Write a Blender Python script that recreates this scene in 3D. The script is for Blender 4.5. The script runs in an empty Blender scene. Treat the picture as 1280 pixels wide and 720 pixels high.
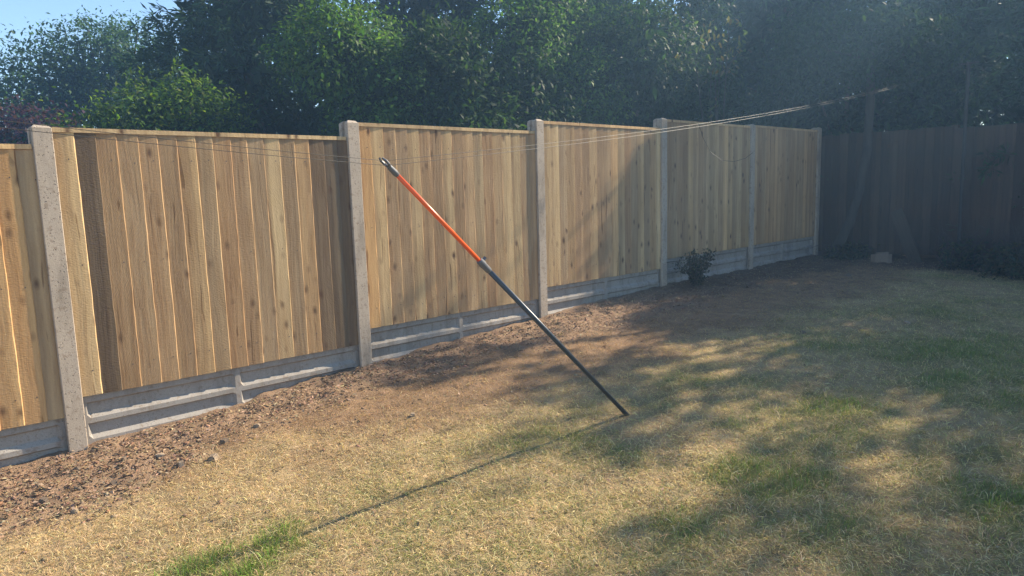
import bpy, bmesh, math, random
import numpy as np
from mathutils import Vector, Matrix
random.seed(7)
RNG = np.random.default_rng(11)
SC = bpy.context.scene
COL = SC.collection

# ------------------------------------------------------------------ camera, sky, sun, exposure
CAM = Vector((-0.852, -4.661, 1.55))
cd = bpy.data.cameras.new('camera'); cam = bpy.data.objects.new('camera', cd); COL.objects.link(cam)
cd.sensor_width = 36.0; cd.lens = 36.0*891.8/1280.0; cd.clip_start = 0.05; cd.clip_end = 2000
yaw, pitch, roll = math.radians(42.946), math.radians(7.855), math.radians(-1.668)
fw = Vector((math.sin(yaw)*math.cos(pitch), math.cos(yaw)*math.cos(pitch), -math.sin(pitch)))
r0 = Vector((math.cos(yaw), -math.sin(yaw), 0)); u0 = r0.cross(fw)
rr = r0*math.cos(roll)+u0*math.sin(roll); uu = -r0*math.sin(roll)+u0*math.cos(roll)
M = Matrix((rr, uu, -fw)).transposed().to_4x4(); M.translation = CAM
cam.matrix_world = M
SC.camera = cam

SUN_OFF, SUN_EL = 12.5, 35.0          # degrees in front of the fence line, and elevation
sun_dir = Vector((math.cos(math.radians(SUN_OFF))*math.cos(math.radians(SUN_EL)),
                  -math.sin(math.radians(SUN_OFF))*math.cos(math.radians(SUN_EL)),
                  math.sin(math.radians(SUN_EL))))
W = bpy.data.worlds.new('World'); SC.world = W; W.use_nodes = True
nt = W.node_tree; bg = nt.nodes['Background']
sky = nt.nodes.new('ShaderNodeTexSky'); sky.sky_type = 'NISHITA'; sky.sun_disc = False
sky.sun_elevation = math.radians(SUN_EL); sky.sun_rotation = math.radians(90+SUN_OFF)
sky.air_density = 1.0; sky.dust_density = 0.1; sky.ozone_density = 3.0
nt.links.new(sky.outputs[0], bg.inputs[0]); bg.inputs[1].default_value = 0.10
sl = bpy.data.lights.new('sun', 'SUN'); sl.energy = 5.0; sl.angle = math.radians(0.55); sl.color = (1.0, 0.87, 0.68)
so = bpy.data.objects.new('sun', sl); COL.objects.link(so)
so.rotation_euler = (-sun_dir).to_track_quat('-Z', 'Y').to_euler()
so.location = (20, -6, 20)
SC.view_settings.view_transform = 'Standard'; SC.view_settings.look = 'None'
SC.view_settings.exposure = 1.36; SC.view_settings.gamma = 1.0
SC.view_settings.use_curve_mapping = False
SC.render.engine = 'CYCLES'
SC.cycles.use_denoising = True
SC.cycles.max_bounces = 6; SC.cycles.transparent_max_bounces = 6; SC.cycles.volume_bounces = 0

HAZE = .0095
# ------------------------------------------------------------------ helpers
def tag(o, label=None, cat=None, group=None, kind=None):
    if label: o['label'] = label
    if cat: o['category'] = cat
    if group: o['group'] = group
    if kind: o['kind'] = kind
    return o

def make_mesh(name, verts, faces, mats, cols=None, mat_idx=None, smooth=False):
    me = bpy.data.meshes.new(name)
    verts = np.asarray(verts, dtype=np.float32)
    if isinstance(faces, np.ndarray):
        nf, k = faces.shape
        me.vertices.add(len(verts)); me.vertices.foreach_set('co', verts.ravel())
        me.loops.add(nf*k); me.loops.foreach_set('vertex_index', faces.astype(np.int32).ravel())
        me.polygons.add(nf); me.polygons.foreach_set('loop_start', np.arange(0, nf*k, k, dtype=np.int32))
        me.polygons.foreach_set('loop_total', np.full(nf, k, dtype=np.int32))
    else:
        me.from_pydata([tuple(map(float, v)) for v in verts], [], faces)
    for m in (mats if isinstance(mats, (list, tuple)) else [mats]): me.materials.append(m)
    if mat_idx is not None: me.polygons.foreach_set('material_index', np.asarray(mat_idx, dtype=np.int32))
    if cols is not None:
        at = me.color_attributes.new('col', 'FLOAT_COLOR', 'POINT')
        c4 = np.ones((len(verts), 4), dtype=np.float32); c4[:, :3] = cols
        at.data.foreach_set('color', c4.ravel())
    me.update(calc_edges=True); me.validate()
    if smooth: me.polygons.foreach_set('use_smooth', np.ones(len(me.polygons), dtype=bool))
    return me

def link(name, data, parent=None, loc=(0, 0, 0), rotz=0.0):
    o = bpy.data.objects.new(name, data); COL.objects.link(o)
    o.location = loc
    if rotz: o.rotation_euler = (0, 0, rotz)
    if parent: o.parent = parent
    return o

def hash2(ix, iy, s):
    n = (ix.astype(np.int64)*374761393 + iy.astype(np.int64)*668265263 + s*974711) & 0x7fffffff
    n = ((n ^ (n >> 13))*1274126177) & 0x7fffffff
    n = (n ^ (n >> 16)) & 0xffff
    return n/65535.0
def vnoise(x, y, s=0):
    x = np.asarray(x, dtype=float); y = np.asarray(y, dtype=float)
    ix = np.floor(x); iy = np.floor(y); fx = x-ix; fy = y-iy
    fx = fx*fx*(3-2*fx); fy = fy*fy*(3-2*fy)
    a = hash2(ix, iy, s); b = hash2(ix+1, iy, s); c = hash2(ix, iy+1, s); d = hash2(ix+1, iy+1, s)
    return (a*(1-fx)+b*fx)*(1-fy)+(c*(1-fx)+d*fx)*fy
def fbm(x, y, s=0, o=4):
    t = 0; a = .5; tot = 0
    for k in range(o):
        t = t+a*vnoise(np.asarray(x)*2**k, np.asarray(y)*2**k, s+k*17); tot += a; a *= .55
    return t/tot
def sstep(a, b, x):
    t = np.clip((np.asarray(x)-a)/(b-a), 0, 1); return t*t*(3-2*t)

def tube(pts, rad, seg=8, cap=True):
    pts = [Vector(p) for p in pts]; n = len(pts)
    if not hasattr(rad, '__len__'): rad = [rad]*n
    V = []; F = []
    ref = Vector((0.31, 0.83, 0.46))
    for i, p in enumerate(pts):
        d = (pts[min(i+1, n-1)]-pts[max(i-1, 0)]).normalized()
        a = d.cross(ref)
        if a.length < .1: a = d.cross(Vector((1, 0, 0)))
        a.normalize(); b = d.cross(a)
        for k in range(seg):
            t = 2*math.pi*k/seg
            V.append(p+(a*math.cos(t)+b*math.sin(t))*rad[i])
    for i in range(n-1):
        for k in range(seg):
            F.append((i*seg+k, i*seg+(k+1) % seg, (i+1)*seg+(k+1) % seg, (i+1)*seg+k))
    if cap:
        F.append(tuple(range(seg-1, -1, -1))); F.append(tuple((n-1)*seg+k for k in range(seg)))
    return V, F
def merge(parts):
    V = []; F = []
    for v, f in parts:
        o = len(V); V += list(v); F += [tuple(i+o for i in q) for q in f]
    return V, F
def box(x0, x1, y0, y1, z0, z1):
    V = [(x0, y0, z0), (x1, y0, z0), (x1, y1, z0), (x0, y1, z0), (x0, y0, z1), (x1, y0, z1), (x1, y1, z1), (x0, y1, z1)]
    F = [(0, 3, 2, 1), (4, 5, 6, 7), (0, 1, 5, 4), (1, 2, 6, 5), (2, 3, 7, 6), (3, 0, 4, 7)]
    return V, F

# ------------------------------------------------------------------ materials
def new_mat(name):
    m = bpy.data.materials.new(name); m.use_nodes = True
    n = m.node_tree; p = n.nodes['Principled BSDF']
    def N(t, **kw):
        x = n.nodes.new(t)
        for k, v in kw.items():
            if k in x.inputs: x.inputs[k].default_value = v
            else: setattr(x, k, v)
        return x
    return m, n, p, N, n.links.new
def math_node(N, L, op, a, b):
    x = N('ShaderNodeMath', operation=op)
    for i, v in enumerate((a, b)):
        if hasattr(v, 'links'): L(v, x.inputs[i])
        else: x.inputs[i].default_value = v
    return x.outputs[0]
def mix_col(N, L, fac, a, b, mode='MIX'):
    x = N('ShaderNodeMix', data_type='RGBA', blend_type=mode)
    for sock, v in ((x.inputs[0], fac), (x.inputs[6], a), (x.inputs[7], b)):
        if hasattr(v, 'links'): L(v, sock)
        elif isinstance(v, (int, float)): sock.default_value = v
        else: sock.default_value = (*v, 1) if len(v) == 3 else v
    return x.outputs[2]
def ramp(N, L, src, stops):
    x = N('ShaderNodeValToRGB'); e = x.color_ramp.elements
    while len(e) < len(stops): e.new(0.5)
    for i, (p_, c) in enumerate(stops):
        e[i].position = p_; e[i].color = (c, c, c, 1) if isinstance(c, (int, float)) else (*c, 1)
    L(src, x.inputs[0]); return x.outputs[0]

def wood_mat(name, rough_sawn=1.0, knots=1.0, weather=0.0):
    m, n, p, N, L = new_mat(name)
    oi = N('ShaderNodeObjectInfo'); tc = N('ShaderNodeTexCoord')
    off = N('ShaderNodeCombineXYZ')
    L(math_node(N, L, 'MULTIPLY', oi.outputs['Random'], 37.0), off.inputs[0])
    L(math_node(N, L, 'MULTIPLY', oi.outputs['Random'], 91.0), off.inputs[2])
    add = N('ShaderNodeVectorMath', operation='ADD'); L(tc.outputs['Object'], add.inputs[0]); L(off.outputs[0], add.inputs[1])
    # slow warp so that the grain wanders round the knots
    wn = N('ShaderNodeTexNoise', Scale=1.7, Detail=2.0); L(add.outputs[0], wn.inputs['Vector'])
    ws = N('ShaderNodeVectorMath', operation='MULTIPLY'); L(wn.outputs['Color'], ws.inputs[0]); ws.inputs[1].default_value = (.07, .07, .0)
    wa = N('ShaderNodeVectorMath', operation='ADD'); L(add.outputs[0], wa.inputs[0]); L(ws.outputs[0], wa.inputs[1])
    mp = N('ShaderNodeMapping'); mp.inputs['Scale'].default_value = (1, 1, .045); L(wa.outputs[0], mp.inputs[0])
    g1 = N('ShaderNodeTexNoise', Scale=55.0, Detail=5.0, Roughness=.6); L(mp.outputs[0], g1.inputs['Vector'])
    g2 = N('ShaderNodeTexNoise', Scale=14.0, Detail=3.0); L(mp.outputs[0], g2.inputs['Vector'])
    # knots: stretched cells, few per board
    km = N('ShaderNodeMapping'); km.inputs['Scale'].default_value = (1, .3, .55); L(wa.outputs[0], km.inputs[0])
    vo = N('ShaderNodeTexVoronoi', Scale=14.0, Randomness=1.0); L(km.outputs[0], vo.inputs['Vector'])
    kn = ramp(N, L, vo.outputs['Distance'], [(.10*knots, 1.0), (.19*knots, .4), (.30*knots, 0.0)])
    ksel = ramp(N, L, vo.outputs['Color'], [(.5, 0.0), (.56, 1.0)])
    knm = math_node(N, L, 'MULTIPLY', kn, ksel)
    big = N('ShaderNodeTexNoise', Scale=1.6, Detail=3.0); L(add.outputs[0], big.inputs['Vector'])
    c = mix_col(N, L, ramp(N, L, g1.outputs[0], [(.3, 0.0), (.72, .75)]), oi.outputs['Color'],
                mix_col(N, L, 1.0, oi.outputs['Color'], (.62, .52, .42), 'MULTIPLY'))
    c = mix_col(N, L, ramp(N, L, g2.outputs[0], [(.42, 0.0), (.75, .55)]), c,
                mix_col(N, L, 1.0, oi.outputs['Color'], (1.22, 1.25, 1.2), 'MULTIPLY'))
    c = mix_col(N, L, ramp(N, L, big.outputs[0], [(.35, 0.0), (.75, .5)]), c,
                mix_col(N, L, 1.0, c, (.72, .64, .55), 'MULTIPLY'))
    # sapwood strip along one edge of some boards, hairline checks, speckle of torn fibre
    sx = N('ShaderNodeSeparateXYZ'); L(tc.outputs['Object'], sx.inputs[0])
    sxw = math_node(N, L, 'ADD', sx.outputs[0], math_node(N, L, 'MULTIPLY', math_node(N, L, 'SUBTRACT', wn.outputs[0], .5), .05))
    lim = math_node(N, L, 'ADD', math_node(N, L, 'MULTIPLY', oi.outputs['Random'], .12), .035)
    sap = ramp(N, L, math_node(N, L, 'SUBTRACT', sxw, lim), [(.0, 0.0), (.012, .55)])
    c = mix_col(N, L, sap, c, mix_col(N, L, 1.0, c, (1.42, 1.45, 1.42), 'MULTIPLY'))
    ck = N('ShaderNodeTexNoise', Scale=42.0, Detail=1.0)
    ckm = N('ShaderNodeMapping'); ckm.inputs['Scale'].default_value = (1, 1, .03); ckm.inputs['Location'].default_value = (3, 5, 9); L(wa.outputs[0], ckm.inputs[0]); L(ckm.outputs[0], ck.inputs['Vector'])
    crack = ramp(N, L, ck.outputs[0], [(.70, 0.0), (.735, .75)])
    c = mix_col(N, L, crack, c, mix_col(N, L, 1.0, c, (.4, .33, .27), 'MULTIPLY'))
    sp = N('ShaderNodeTexNoise', Scale=330.0, Detail=2.0); L(add.outputs[0], sp.inputs['Vector'])
    c = mix_col(N, L, ramp(N, L, sp.outputs[0], [(.35, .35), (.6, 0.0)]), c, mix_col(N, L, 1.0, c, (.6, .55, .5), 'MULTIPLY'))
    c = mix_col(N, L, math_node(N, L, 'MULTIPLY', knm, .92), c, (.10, .05, .025))
    if weather:
        wv = N('ShaderNodeTexNoise', Scale=2.5, Detail=5.0); L(tc.outputs['Object'], wv.inputs['Vector'])
        c = mix_col(N, L, ramp(N, L, wv.outputs[0], [(.35, 0.0), (.7, weather)]), c, (.05, .05, .042))
    L(c, p.inputs['Base Color']); p.inputs['Roughness'].default_value = .85; p.inputs['Specular IOR Level'].default_value = .15
    # rough-sawn relief: fine diagonal saw marks plus grain
    sm = N('ShaderNodeMapping'); sm.inputs['Scale'].default_value = (1, 1, .8)
    cr = N('ShaderNodeCombineXYZ'); L(math_node(N, L, 'MULTIPLY', math_node(N, L, 'SUBTRACT', oi.outputs['Random'], .5), 1.9), cr.inputs[1])
    L(cr.outputs[0], sm.inputs['Rotation']); L(add.outputs[0], sm.inputs[0])
    sw = N('ShaderNodeTexNoise', Scale=260.0, Detail=2.0)
    sm2 = N('ShaderNodeMapping'); sm2.inputs['Scale'].default_value = (.18, .5, 1.0); L(sm.outputs[0], sm2.inputs[0]); L(sm2.outputs[0], sw.inputs['Vector'])
    h = math_node(N, L, 'ADD', math_node(N, L, 'MULTIPLY', sw.outputs[0], .55*rough_sawn), math_node(N, L, 'MULTIPLY', g1.outputs[0], .8))
    h = math_node(N, L, 'SUBTRACT', h, math_node(N, L, 'MULTIPLY', knm, .3))
    b = N('ShaderNodeBump', Strength=.8, Distance=.0035); L(h, b.inputs['Height']); L(b.outputs[0], p.inputs['Normal'])
    return m

def concrete_mat(name, pits=1.0, base=(.40, .375, .345)):
    m, n, p, N, L = new_mat(name)
    tc = N('ShaderNodeTexCoord'); oi = N('ShaderNodeObjectInfo')
    add = N('ShaderNodeVectorMath', operation='ADD'); L(tc.outputs['Object'], add.inputs[0])
    cx = N('ShaderNodeCombineXYZ'); L(math_node(N, L, 'MULTIPLY', oi.outputs['Random'], 23.), cx.inputs[2]); L(cx.outputs[0], add.inputs[1])
    n1 = N('ShaderNodeTexNoise', Scale=4.0, Detail=6.0); L(add.outputs[0], n1.inputs['Vector'])
    n2 = N('ShaderNodeTexNoise', Scale=160.0, Detail=3.0); L(add.outputs[0], n2.inputs['Vector'])
    dm = N('ShaderNodeVectorMath', operation='ADD'); L(add.outputs[0], dm.inputs[0])
    dn = N('ShaderNodeTexNoise', Scale=60.0); L(add.outputs[0], dn.inputs['Vector'])
    ds = N('ShaderNodeVectorMath', operation='SCALE'); L(dn.outputs['Color'], ds.inputs[0]); ds.inputs['Scale'].default_value = .035; L(ds.outputs[0], dm.inputs[1])
    vo = N('ShaderNodeTexVoronoi', Scale=75.0); L(dm.outputs[0], vo.inputs['Vector'])
    sel = ramp(N, L, vo.outputs['Color'], [(.42, 0.0), (.5, 1.0)])
    pit = math_node(N, L, 'MULTIPLY', ramp(N, L, vo.outputs['Distance'], [(.16, 1.0), (.30, 0.0)]), math_node(N, L, 'MULTIPLY', sel, pits))
    c = mix_col(N, L, n1.outputs[0], tuple(v*.82 for v in base), tuple(v*1.15 for v in base))
    c = mix_col(N, L, ramp(N, L, n2.outputs[0], [(.35, .35), (.65, 0.0)]), c, tuple(v*.55 for v in base))
    c = mix_col(N, L, math_node(N, L, 'MULTIPLY', pit, .85), c, (.07, .06, .055))
    # damp tide marks, soil splash and streaks with shapes of their own
    st = N('ShaderNodeMapping'); st.inputs['Scale'].default_value = (1, 1, .22); L(add.outputs[0], st.inputs[0])
    s1 = N('ShaderNodeTexNoise', Scale=13.0, Detail=6.0, Roughness=.65); L(st.outputs[0], s1.inputs['Vector'])
    c = mix_col(N, L, ramp(N, L, s1.outputs[0], [(.46, 0.0), (.68, .5)]), c, (.17, .135, .10))
    s2 = N('ShaderNodeTexNoise', Scale=30.0, Detail=4.0); L(add.outputs[0], s2.inputs['Vector'])
    c = mix_col(N, L, ramp(N, L, s2.outputs[0], [(.58, 0.0), (.66, .45)]), c, (.20, .135, .085))
    L(c, p.inputs['Base Color']); p.inputs['Roughness'].default_value = .9; p.inputs['Specular IOR Level'].default_value = .2
    h = math_node(N, L, 'SUBTRACT', math_node(N, L, 'MULTIPLY', n2.outputs[0], .5), math_node(N, L, 'MULTIPLY', pit, 1.0))
    b = N('ShaderNodeBump', Strength=.6, Distance=.003); L(h, b.inputs['Height']); L(b.outputs[0], p.inputs['Normal'])
    return m

def plain_mat(name, col, rough=.5, metal=0.0, noise=.0, spec=.5):
    m, n, p, N, L = new_mat(name)
    p.inputs['Roughness'].default_value = rough; p.inputs['Metallic'].default_value = metal
    p.inputs['Specular IOR Level'].default_value = spec
    tc = N('ShaderNodeTexCoord'); t = N('ShaderNodeTexNoise', Scale=40.0, Detail=4.0); L(tc.outputs['Object'], t.inputs['Vector'])
    c = mix_col(N, L, math_node(N, L, 'MULTIPLY', t.outputs[0], max(noise, .05)), col, tuple(v*.3 for v in col))
    L(c, p.inputs['Base Color'])
    return m

def attr_mat(name, rough=.8, trans=0.0, spec=.2, tint=(1, 1, 1)):
    m, n, p, N, L = new_mat(name)
    a = N('ShaderNodeAttribute', attribute_name='col')
    c = mix_col(N, L, 1.0, a.outputs['Color'], tint, 'MULTIPLY')
    L(c, p.inputs['Base Color']); p.inputs['Roughness'].default_value = rough; p.inputs['Specular IOR Level'].default_value = spec
    if trans:
        tr = N('ShaderNodeBsdfTranslucent'); L(mix_col(N, L, 1.0, c, (1.5, 1.7, .55), 'MULTIPLY'), tr.inputs[0])
        mx = N('ShaderNodeMixShader'); mx.inputs[0].default_value = trans
        L(p.outputs[0], mx.inputs[1]); L(tr.outputs[0], mx.inputs[2])
        L(mx.outputs[0], n.nodes['Material Output'].inputs[0])
    return m

def bark_mat(name, col):
    m, n, p, N, L = new_mat(name)
    tc = N('ShaderNodeTexCoord'); mp = N('ShaderNodeMapping'); mp.inputs['Scale'].default_value = (1, 1, .25); L(tc.outputs['Object'], mp.inputs[0])
    t = N('ShaderNodeTexNoise', Scale=26.0, Detail=6.0); L(mp.outputs[0], t.inputs['Vector'])
    L(mix_col(N, L, t.outputs[0], tuple(v*.45 for v in col), tuple(v*1.4 for v in col)), p.inputs['Base Color'])
    p.inputs['Roughness'].default_value = .9
    b = N('ShaderNodeBump', Strength=.8, Distance=.01); L(t.outputs[0], b.inputs['Height']); L(b.outputs[0], p.inputs['Normal'])
    return m

M_WOOD = wood_mat('sawn_softwood', 1.2, 1.25)
M_OLD = wood_mat('weathered_softwood', 1.0, 1.0, .6)
M_NAIL = plain_mat('rusty_nail', (.07, .05, .04), .6)
M_POST = concrete_mat('pitted_concrete', 1.0, (.46, .38, .295))
M_GRAV = concrete_mat('smooth_concrete', .45, (.36, .325, .285))
M_LEAF = attr_mat('leaf', .6, .4, .15)
M_NEEDLE = attr_mat('needle_foliage', .65, .18, .2)
M_GRASS = attr_mat('grass_blade', .75, .22, .15)
M_CHIP = attr_mat('soil_and_chips', .95, 0, .1)
M_BARK = bark_mat('bark', (.10, .08, .06))
M_BARK2 = bark_mat('pale_bark', (.055, .047, .038))

# ------------------------------------------------------------------ ground
GX = [-40, -6, -2, 0, 1.92, 3.85, 5.78, 7.72, 9.7, 14, 60]
GZ = [-.6, -.23, .01, .13, .253, .365, .42, .444, .46, .47, .5]
def gbase(x, y):
    yy = np.clip(y, -12, 0)
    return np.interp(x, GX, GZ)+.03*yy
def soil_amt(x, y):
    """1 where the bare bed runs along the fence, 0 on the lawn"""
    edge = np.interp(x, [-3, -.5, .2, .8, 1.5, 2.6, 3.6, 4.8, 6, 7, 8, 10], [.95, .85, .78, .55, .55, .62, .75, .95, .8, .75, .8, 1.3])
    n = (fbm(np.asarray(x)*2.2, np.asarray(y)*2.2, 5)-.5)*.55
    s = 1-sstep(edge-.22, edge+.16, -np.asarray(y)+n)
    b = 1-sstep(.5, 1.4, (9.85-np.asarray(x))+n*1.2)          # litter along the back fence
    return np.maximum(s, b)
TUFT = [(.37, -1.84, .15, .12, 1.0), (.20, -1.93, .22, .10, .8), (.05, -1.9, .2, .09, .6), (2.08, -3.02, .16, .12, .55), (2.3, -3.2, .2, .12, .4), (4.05, -3.3, .35, .2, .4)]
GREEN = [(.36, -1.86, .17, .13, 1.0), (.10, -1.80, .26, .12, .75), (.26, -2.0, .25, .10, .8), (1.75, -1.9, .40, .13, .45), (1.15, -1.98, .30, .12, .45), (.9, -1.85, .22, .1, .6),
         (1.0, -2.25, .4, .2, .35), (2.1, -3.0, .20, .16, .85), (2.35, -3.25, .35, .2, .55), (1.55, -3.0, .35, .25, .45), (3.2, -3.15, .5, .3, .55), (4.05, -3.3, .4, .25, .8),
         (2.0, -3.6, .4, .3, .7), (1.7, -3.9, .5, .3, .5), (2.6, -3.9, .6, .35, .6), (2.6, -2.2, .16, .1, .6), (5.0, -3.4, 1.2, .5, .5), (6.5, -3.0, 1.0, .6, .45), (.7, -2.7, .3, .2, .4)]
def green_amt(x, y):
    x = np.asarray(x, dtype=float); y = np.asarray(y, dtype=float)
    g = np.zeros_like(x)
    for (cx, cy, rx, ry, a) in GREEN:
        g = np.maximum(g, a*np.exp(-(((x-cx)/rx)**2+((y-cy)/ry)**2)))
    n = fbm(x*3.1, y*3.1, 31)
    g = g*np.clip(2.6*(n-.28), 0, 1.25)*np.where((x < .7) & (y > -2.1), 1.0, .8)+(.42*sstep(.44, .70, fbm(x*1.3, y*1.3, 47))+.25*sstep(.5, .7, fbm(x*4.5, y*4.5, 48)))*sstep(1.3, 2.2, -y)
    for (cx, cy, rx, ry, a) in TUFT:
        g = np.maximum(g, a*np.exp(-(((x-cx)/rx)**2+((y-cy)/ry)**2))*(.1+1.3*fbm(x*14, y*14, 19, 3)))
    return np.clip(g*(1-soil_amt(x, y)), 0, 1)
def thin_amt(x, y):
    """reddish-brown, nearly bare thatch between the bed and the lawn"""
    x = np.asarray(x, dtype=float); y = np.asarray(y, dtype=float)
    a = np.interp(x, [-1, .5, 1.2, 2.5, 4, 6], [.55, .6, .95, 1.2, 1.4, 1.6])
    return 1-sstep(a-.15, a+.55, -y+(fbm(x*2.3, y*2.3, 71)-.5)*1.1)
def gz(x, y):
    x = np.asarray(x, dtype=float); y = np.asarray(y, dtype=float)
    s = soil_amt(x, y)
    near = sstep(30, 12, np.hypot(x, y))
    z = gbase(x, y)+near*((fbm(x*1.1, y*1.1, 3)-.5)*.05+(fbm(x*6, y*6, 9)-.5)*.022+(fbm(x*22, y*22, 10, 3)-.5)*.014)
    z = z+near*s*((fbm(x*9, y*9, 21, 5)-.5)*.05)
    return z
def axis(a, b, step, far, grow=1.35):
    core = list(np.arange(a, b+1e-6, step)); s = step; lo = []; hi = []; v = a
    while v > -far: s *= grow; v -= s; lo.append(v)
    s = step; v = b
    while v < far: s *= grow; v += s; hi.append(v)
    return np.array(lo[::-1]+core+hi)
ax, ay = axis(-1.2, 10.2, .03, 600), axis(-4.9, .1, .025, 600)
XX, YY = np.meshgrid(ax, ay)
ZZ = gz(XX, YY)
nx, ny = len(ax), len(ay)
i = np.arange(ny-1)[:, None]*nx+np.arange(nx-1)[None, :]
F = np.stack([i, i+1, i+nx+1, i+nx], -1).reshape(-1, 4)
S = soil_amt(XX, YY); G = green_amt(XX, YY)
nz = fbm(XX*14, YY*14, 55, 3)[..., None]; nz2 = fbm(XX*2.3, YY*2.3, 71)[..., None]
soil_c = np.array([.245, .162, .102])*(.6+.8*nz)
soil_c = soil_c*(1-.45*sstep(4.0, 7.0, XX)[..., None]*np.ones(3))     # soil colour darkens towards the corner
straw_c = np.array([.35, .25, .135])*(.6+.6*nz)*(.8+.4*nz2)
green_c = np.array([.19, .185, .07])*(.6+.8*nz)
thin = thin_amt(XX, YY)[..., None]
lawn_c = straw_c*(1-.85*thin)+np.array([.235, .148, .088])*(.6+.7*nz)*.85*thin
cc = lawn_c*(1-G[..., None])+green_c*G[..., None]
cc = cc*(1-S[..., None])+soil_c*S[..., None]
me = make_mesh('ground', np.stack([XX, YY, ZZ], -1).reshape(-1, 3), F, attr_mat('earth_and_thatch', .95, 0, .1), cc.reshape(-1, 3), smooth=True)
gm = me.materials[0]; gnt = gm.node_tree; gp = gnt.nodes['Principled BSDF']
tcn = gnt.nodes.new('ShaderNodeTexCoord'); nn = gnt.nodes.new('ShaderNodeTexNoise'); nn.inputs['Scale'].default_value = 120; nn.inputs['Detail'].default_value = 5
bb = gnt.nodes.new('ShaderNodeBump'); bb.inputs['Strength'].default_value = .7; bb.inputs['Distance'].default_value = .012
gnt.links.new(tcn.outputs['Object'], nn.inputs['Vector']); gnt.links.new(nn.outputs[0], bb.inputs['Height']); gnt.links.new(bb.outputs[0], gp.inputs['Normal'])
tag(link('ground', me), 'dry patchy lawn with a bare soil bed along the new fence', 'ground', kind='structure')
def gzs(x, y): return float(gz(np.array([x]), np.array([y]))[0])

# ------------------------------------------------------------------ fence: posts, gravel boards, panels
P, T0 = 1.93, 1.55
TOPS = {0: .318+T0, 1: .413+T0, 2: .518+T0, 3: .613+T0, 4: .712+T0, 5: .724+T0}
PH = 1.537
def post_mesh():
    w, yf, yb, s, gf, gb = .0485, -.036, .082, .02, -.0135, .05
    c = .004
    prof = [(-w+c, yf), (w-c, yf), (w, yf+c), (w, gf), (w-s, gf), (w-s, gb), (w, gb), (w, yb), (-w, yb), (-w, gb), (-w+s, gb), (-w+s, gf), (-w, gf), (-w, yf+c)]
    n = len(prof); V = []; F = []
    zs = list(np.linspace(-2.35, -.012, 20))
    for z in zs:
        for (x, y) in prof:
            V.append((x+random.uniform(-.0006, .0006), y+random.uniform(-.0006, .0006), z))
    for i in range(len(zs)-1):
        for k in range(n): F.append((i*n+k, i*n+(k+1) % n, (i+1)*n+(k+1) % n, (i+1)*n+k))
    b = (len(zs)-1)*n; o = len(V)
    for (x, y) in prof: V.append((x*.62, .023+(y-.023)*.7, 0.004+random.uniform(-.003, .003)))
    for k in range(n): F.append((b+k, b+(k+1) % n, o+(k+1) % n, o+k))
    F.append(tuple(o+k for k in range(n)))
    return make_mesh('concrete_post', V, F, M_POST)
PM = post_mesh()
POST_LAB = ['pitted concrete fence post nearest the camera, at the left edge of the fence', 'concrete fence post left of the orange prop tip', 'concrete fence post crossed by the washing line at mid fence',
            'concrete fence post just left of the small dark shrub', 'shaded concrete fence post right of the small dark shrub', 'concrete fence post in the shaded corner of the garden']
POST_TOP = [TOPS[1], TOPS[2], TOPS[3], TOPS[4], TOPS[5]-.002, TOPS[5]+.03]
for k in range(6):
    o = link('concrete_post', PM, None, (k*P, 0, POST_TOP[k]+.006))
    tag(o, POST_LAB[k], 'fence post', 'slotted concrete fence posts')

def gravel_mesh():
    w = P-.06; rim, rib, ch, d = .038, .017, .02, .024
    xs = [0, rim, rim+ch, w/2-rib-ch, w/2-rib, w/2+rib, w/2+rib+ch, w-rim-ch, w-rim, w]
    zt = [0, .036, .050, .110, .134, .163, .177, .237, .261, .305]
    inx = lambda i: i in (2, 3, 6, 7); inz = lambda j: j in (2, 3, 6, 7)
    V = []; F = []
    for j, z in enumerate(zt):
        for i, x in enumerate(xs):
            V.append((x-w/2, .012+(d if inx(i) and inz(j) else 0), -z))
    n = len(xs)
    for j in range(len(zt)-1):
        for i in range(n-1): F.append((j*n+i, (j+1)*n+i, (j+1)*n+i+1, j*n+i+1))
    a = len(V)
    V += [(-w/2, .048, 0), (w/2, .048, 0), (w/2, .048, -.305), (-w/2, .048, -.305)]
    tl, tr, br, bl = 0, n-1, len(zt)*n-1, (len(zt)-1)*n
    F += [tuple(range(0, n))+(a+1, a), tuple(range(bl, br+1))[::-1]+(a+3, a+2), (a, a+1, a+2, a+3)]
    F += [tuple(j*n for j in range(len(zt)))[::-1]+(a, a+3), tuple(j*n+n-1 for j in range(len(zt)))+(a+2, a+1)]
    return make_mesh('gravel_board', V, F, M_GRAV)
GM = gravel_mesh()
GRAV_LAB = ['concrete gravel board at the far left, under the orange-tan end panel', 'concrete gravel board nearest the camera, with sunlit ledges, under the panel with dark boards',
            'concrete gravel board under the second full panel, sloping soil against it', 'concrete gravel board behind the lower tube of the prop, left of the shrub',
            'concrete gravel board partly hidden by the small dark shrub', 'shaded concrete gravel board ending in the garden corner']
for k in range(6):
    o = link('gravel_board', GM, None, ((k-.5)*P, 0, TOPS[k]-PH-.002)); tag(o, GRAV_LAB[k], 'gravel board', 'recessed concrete gravel boards')

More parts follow.
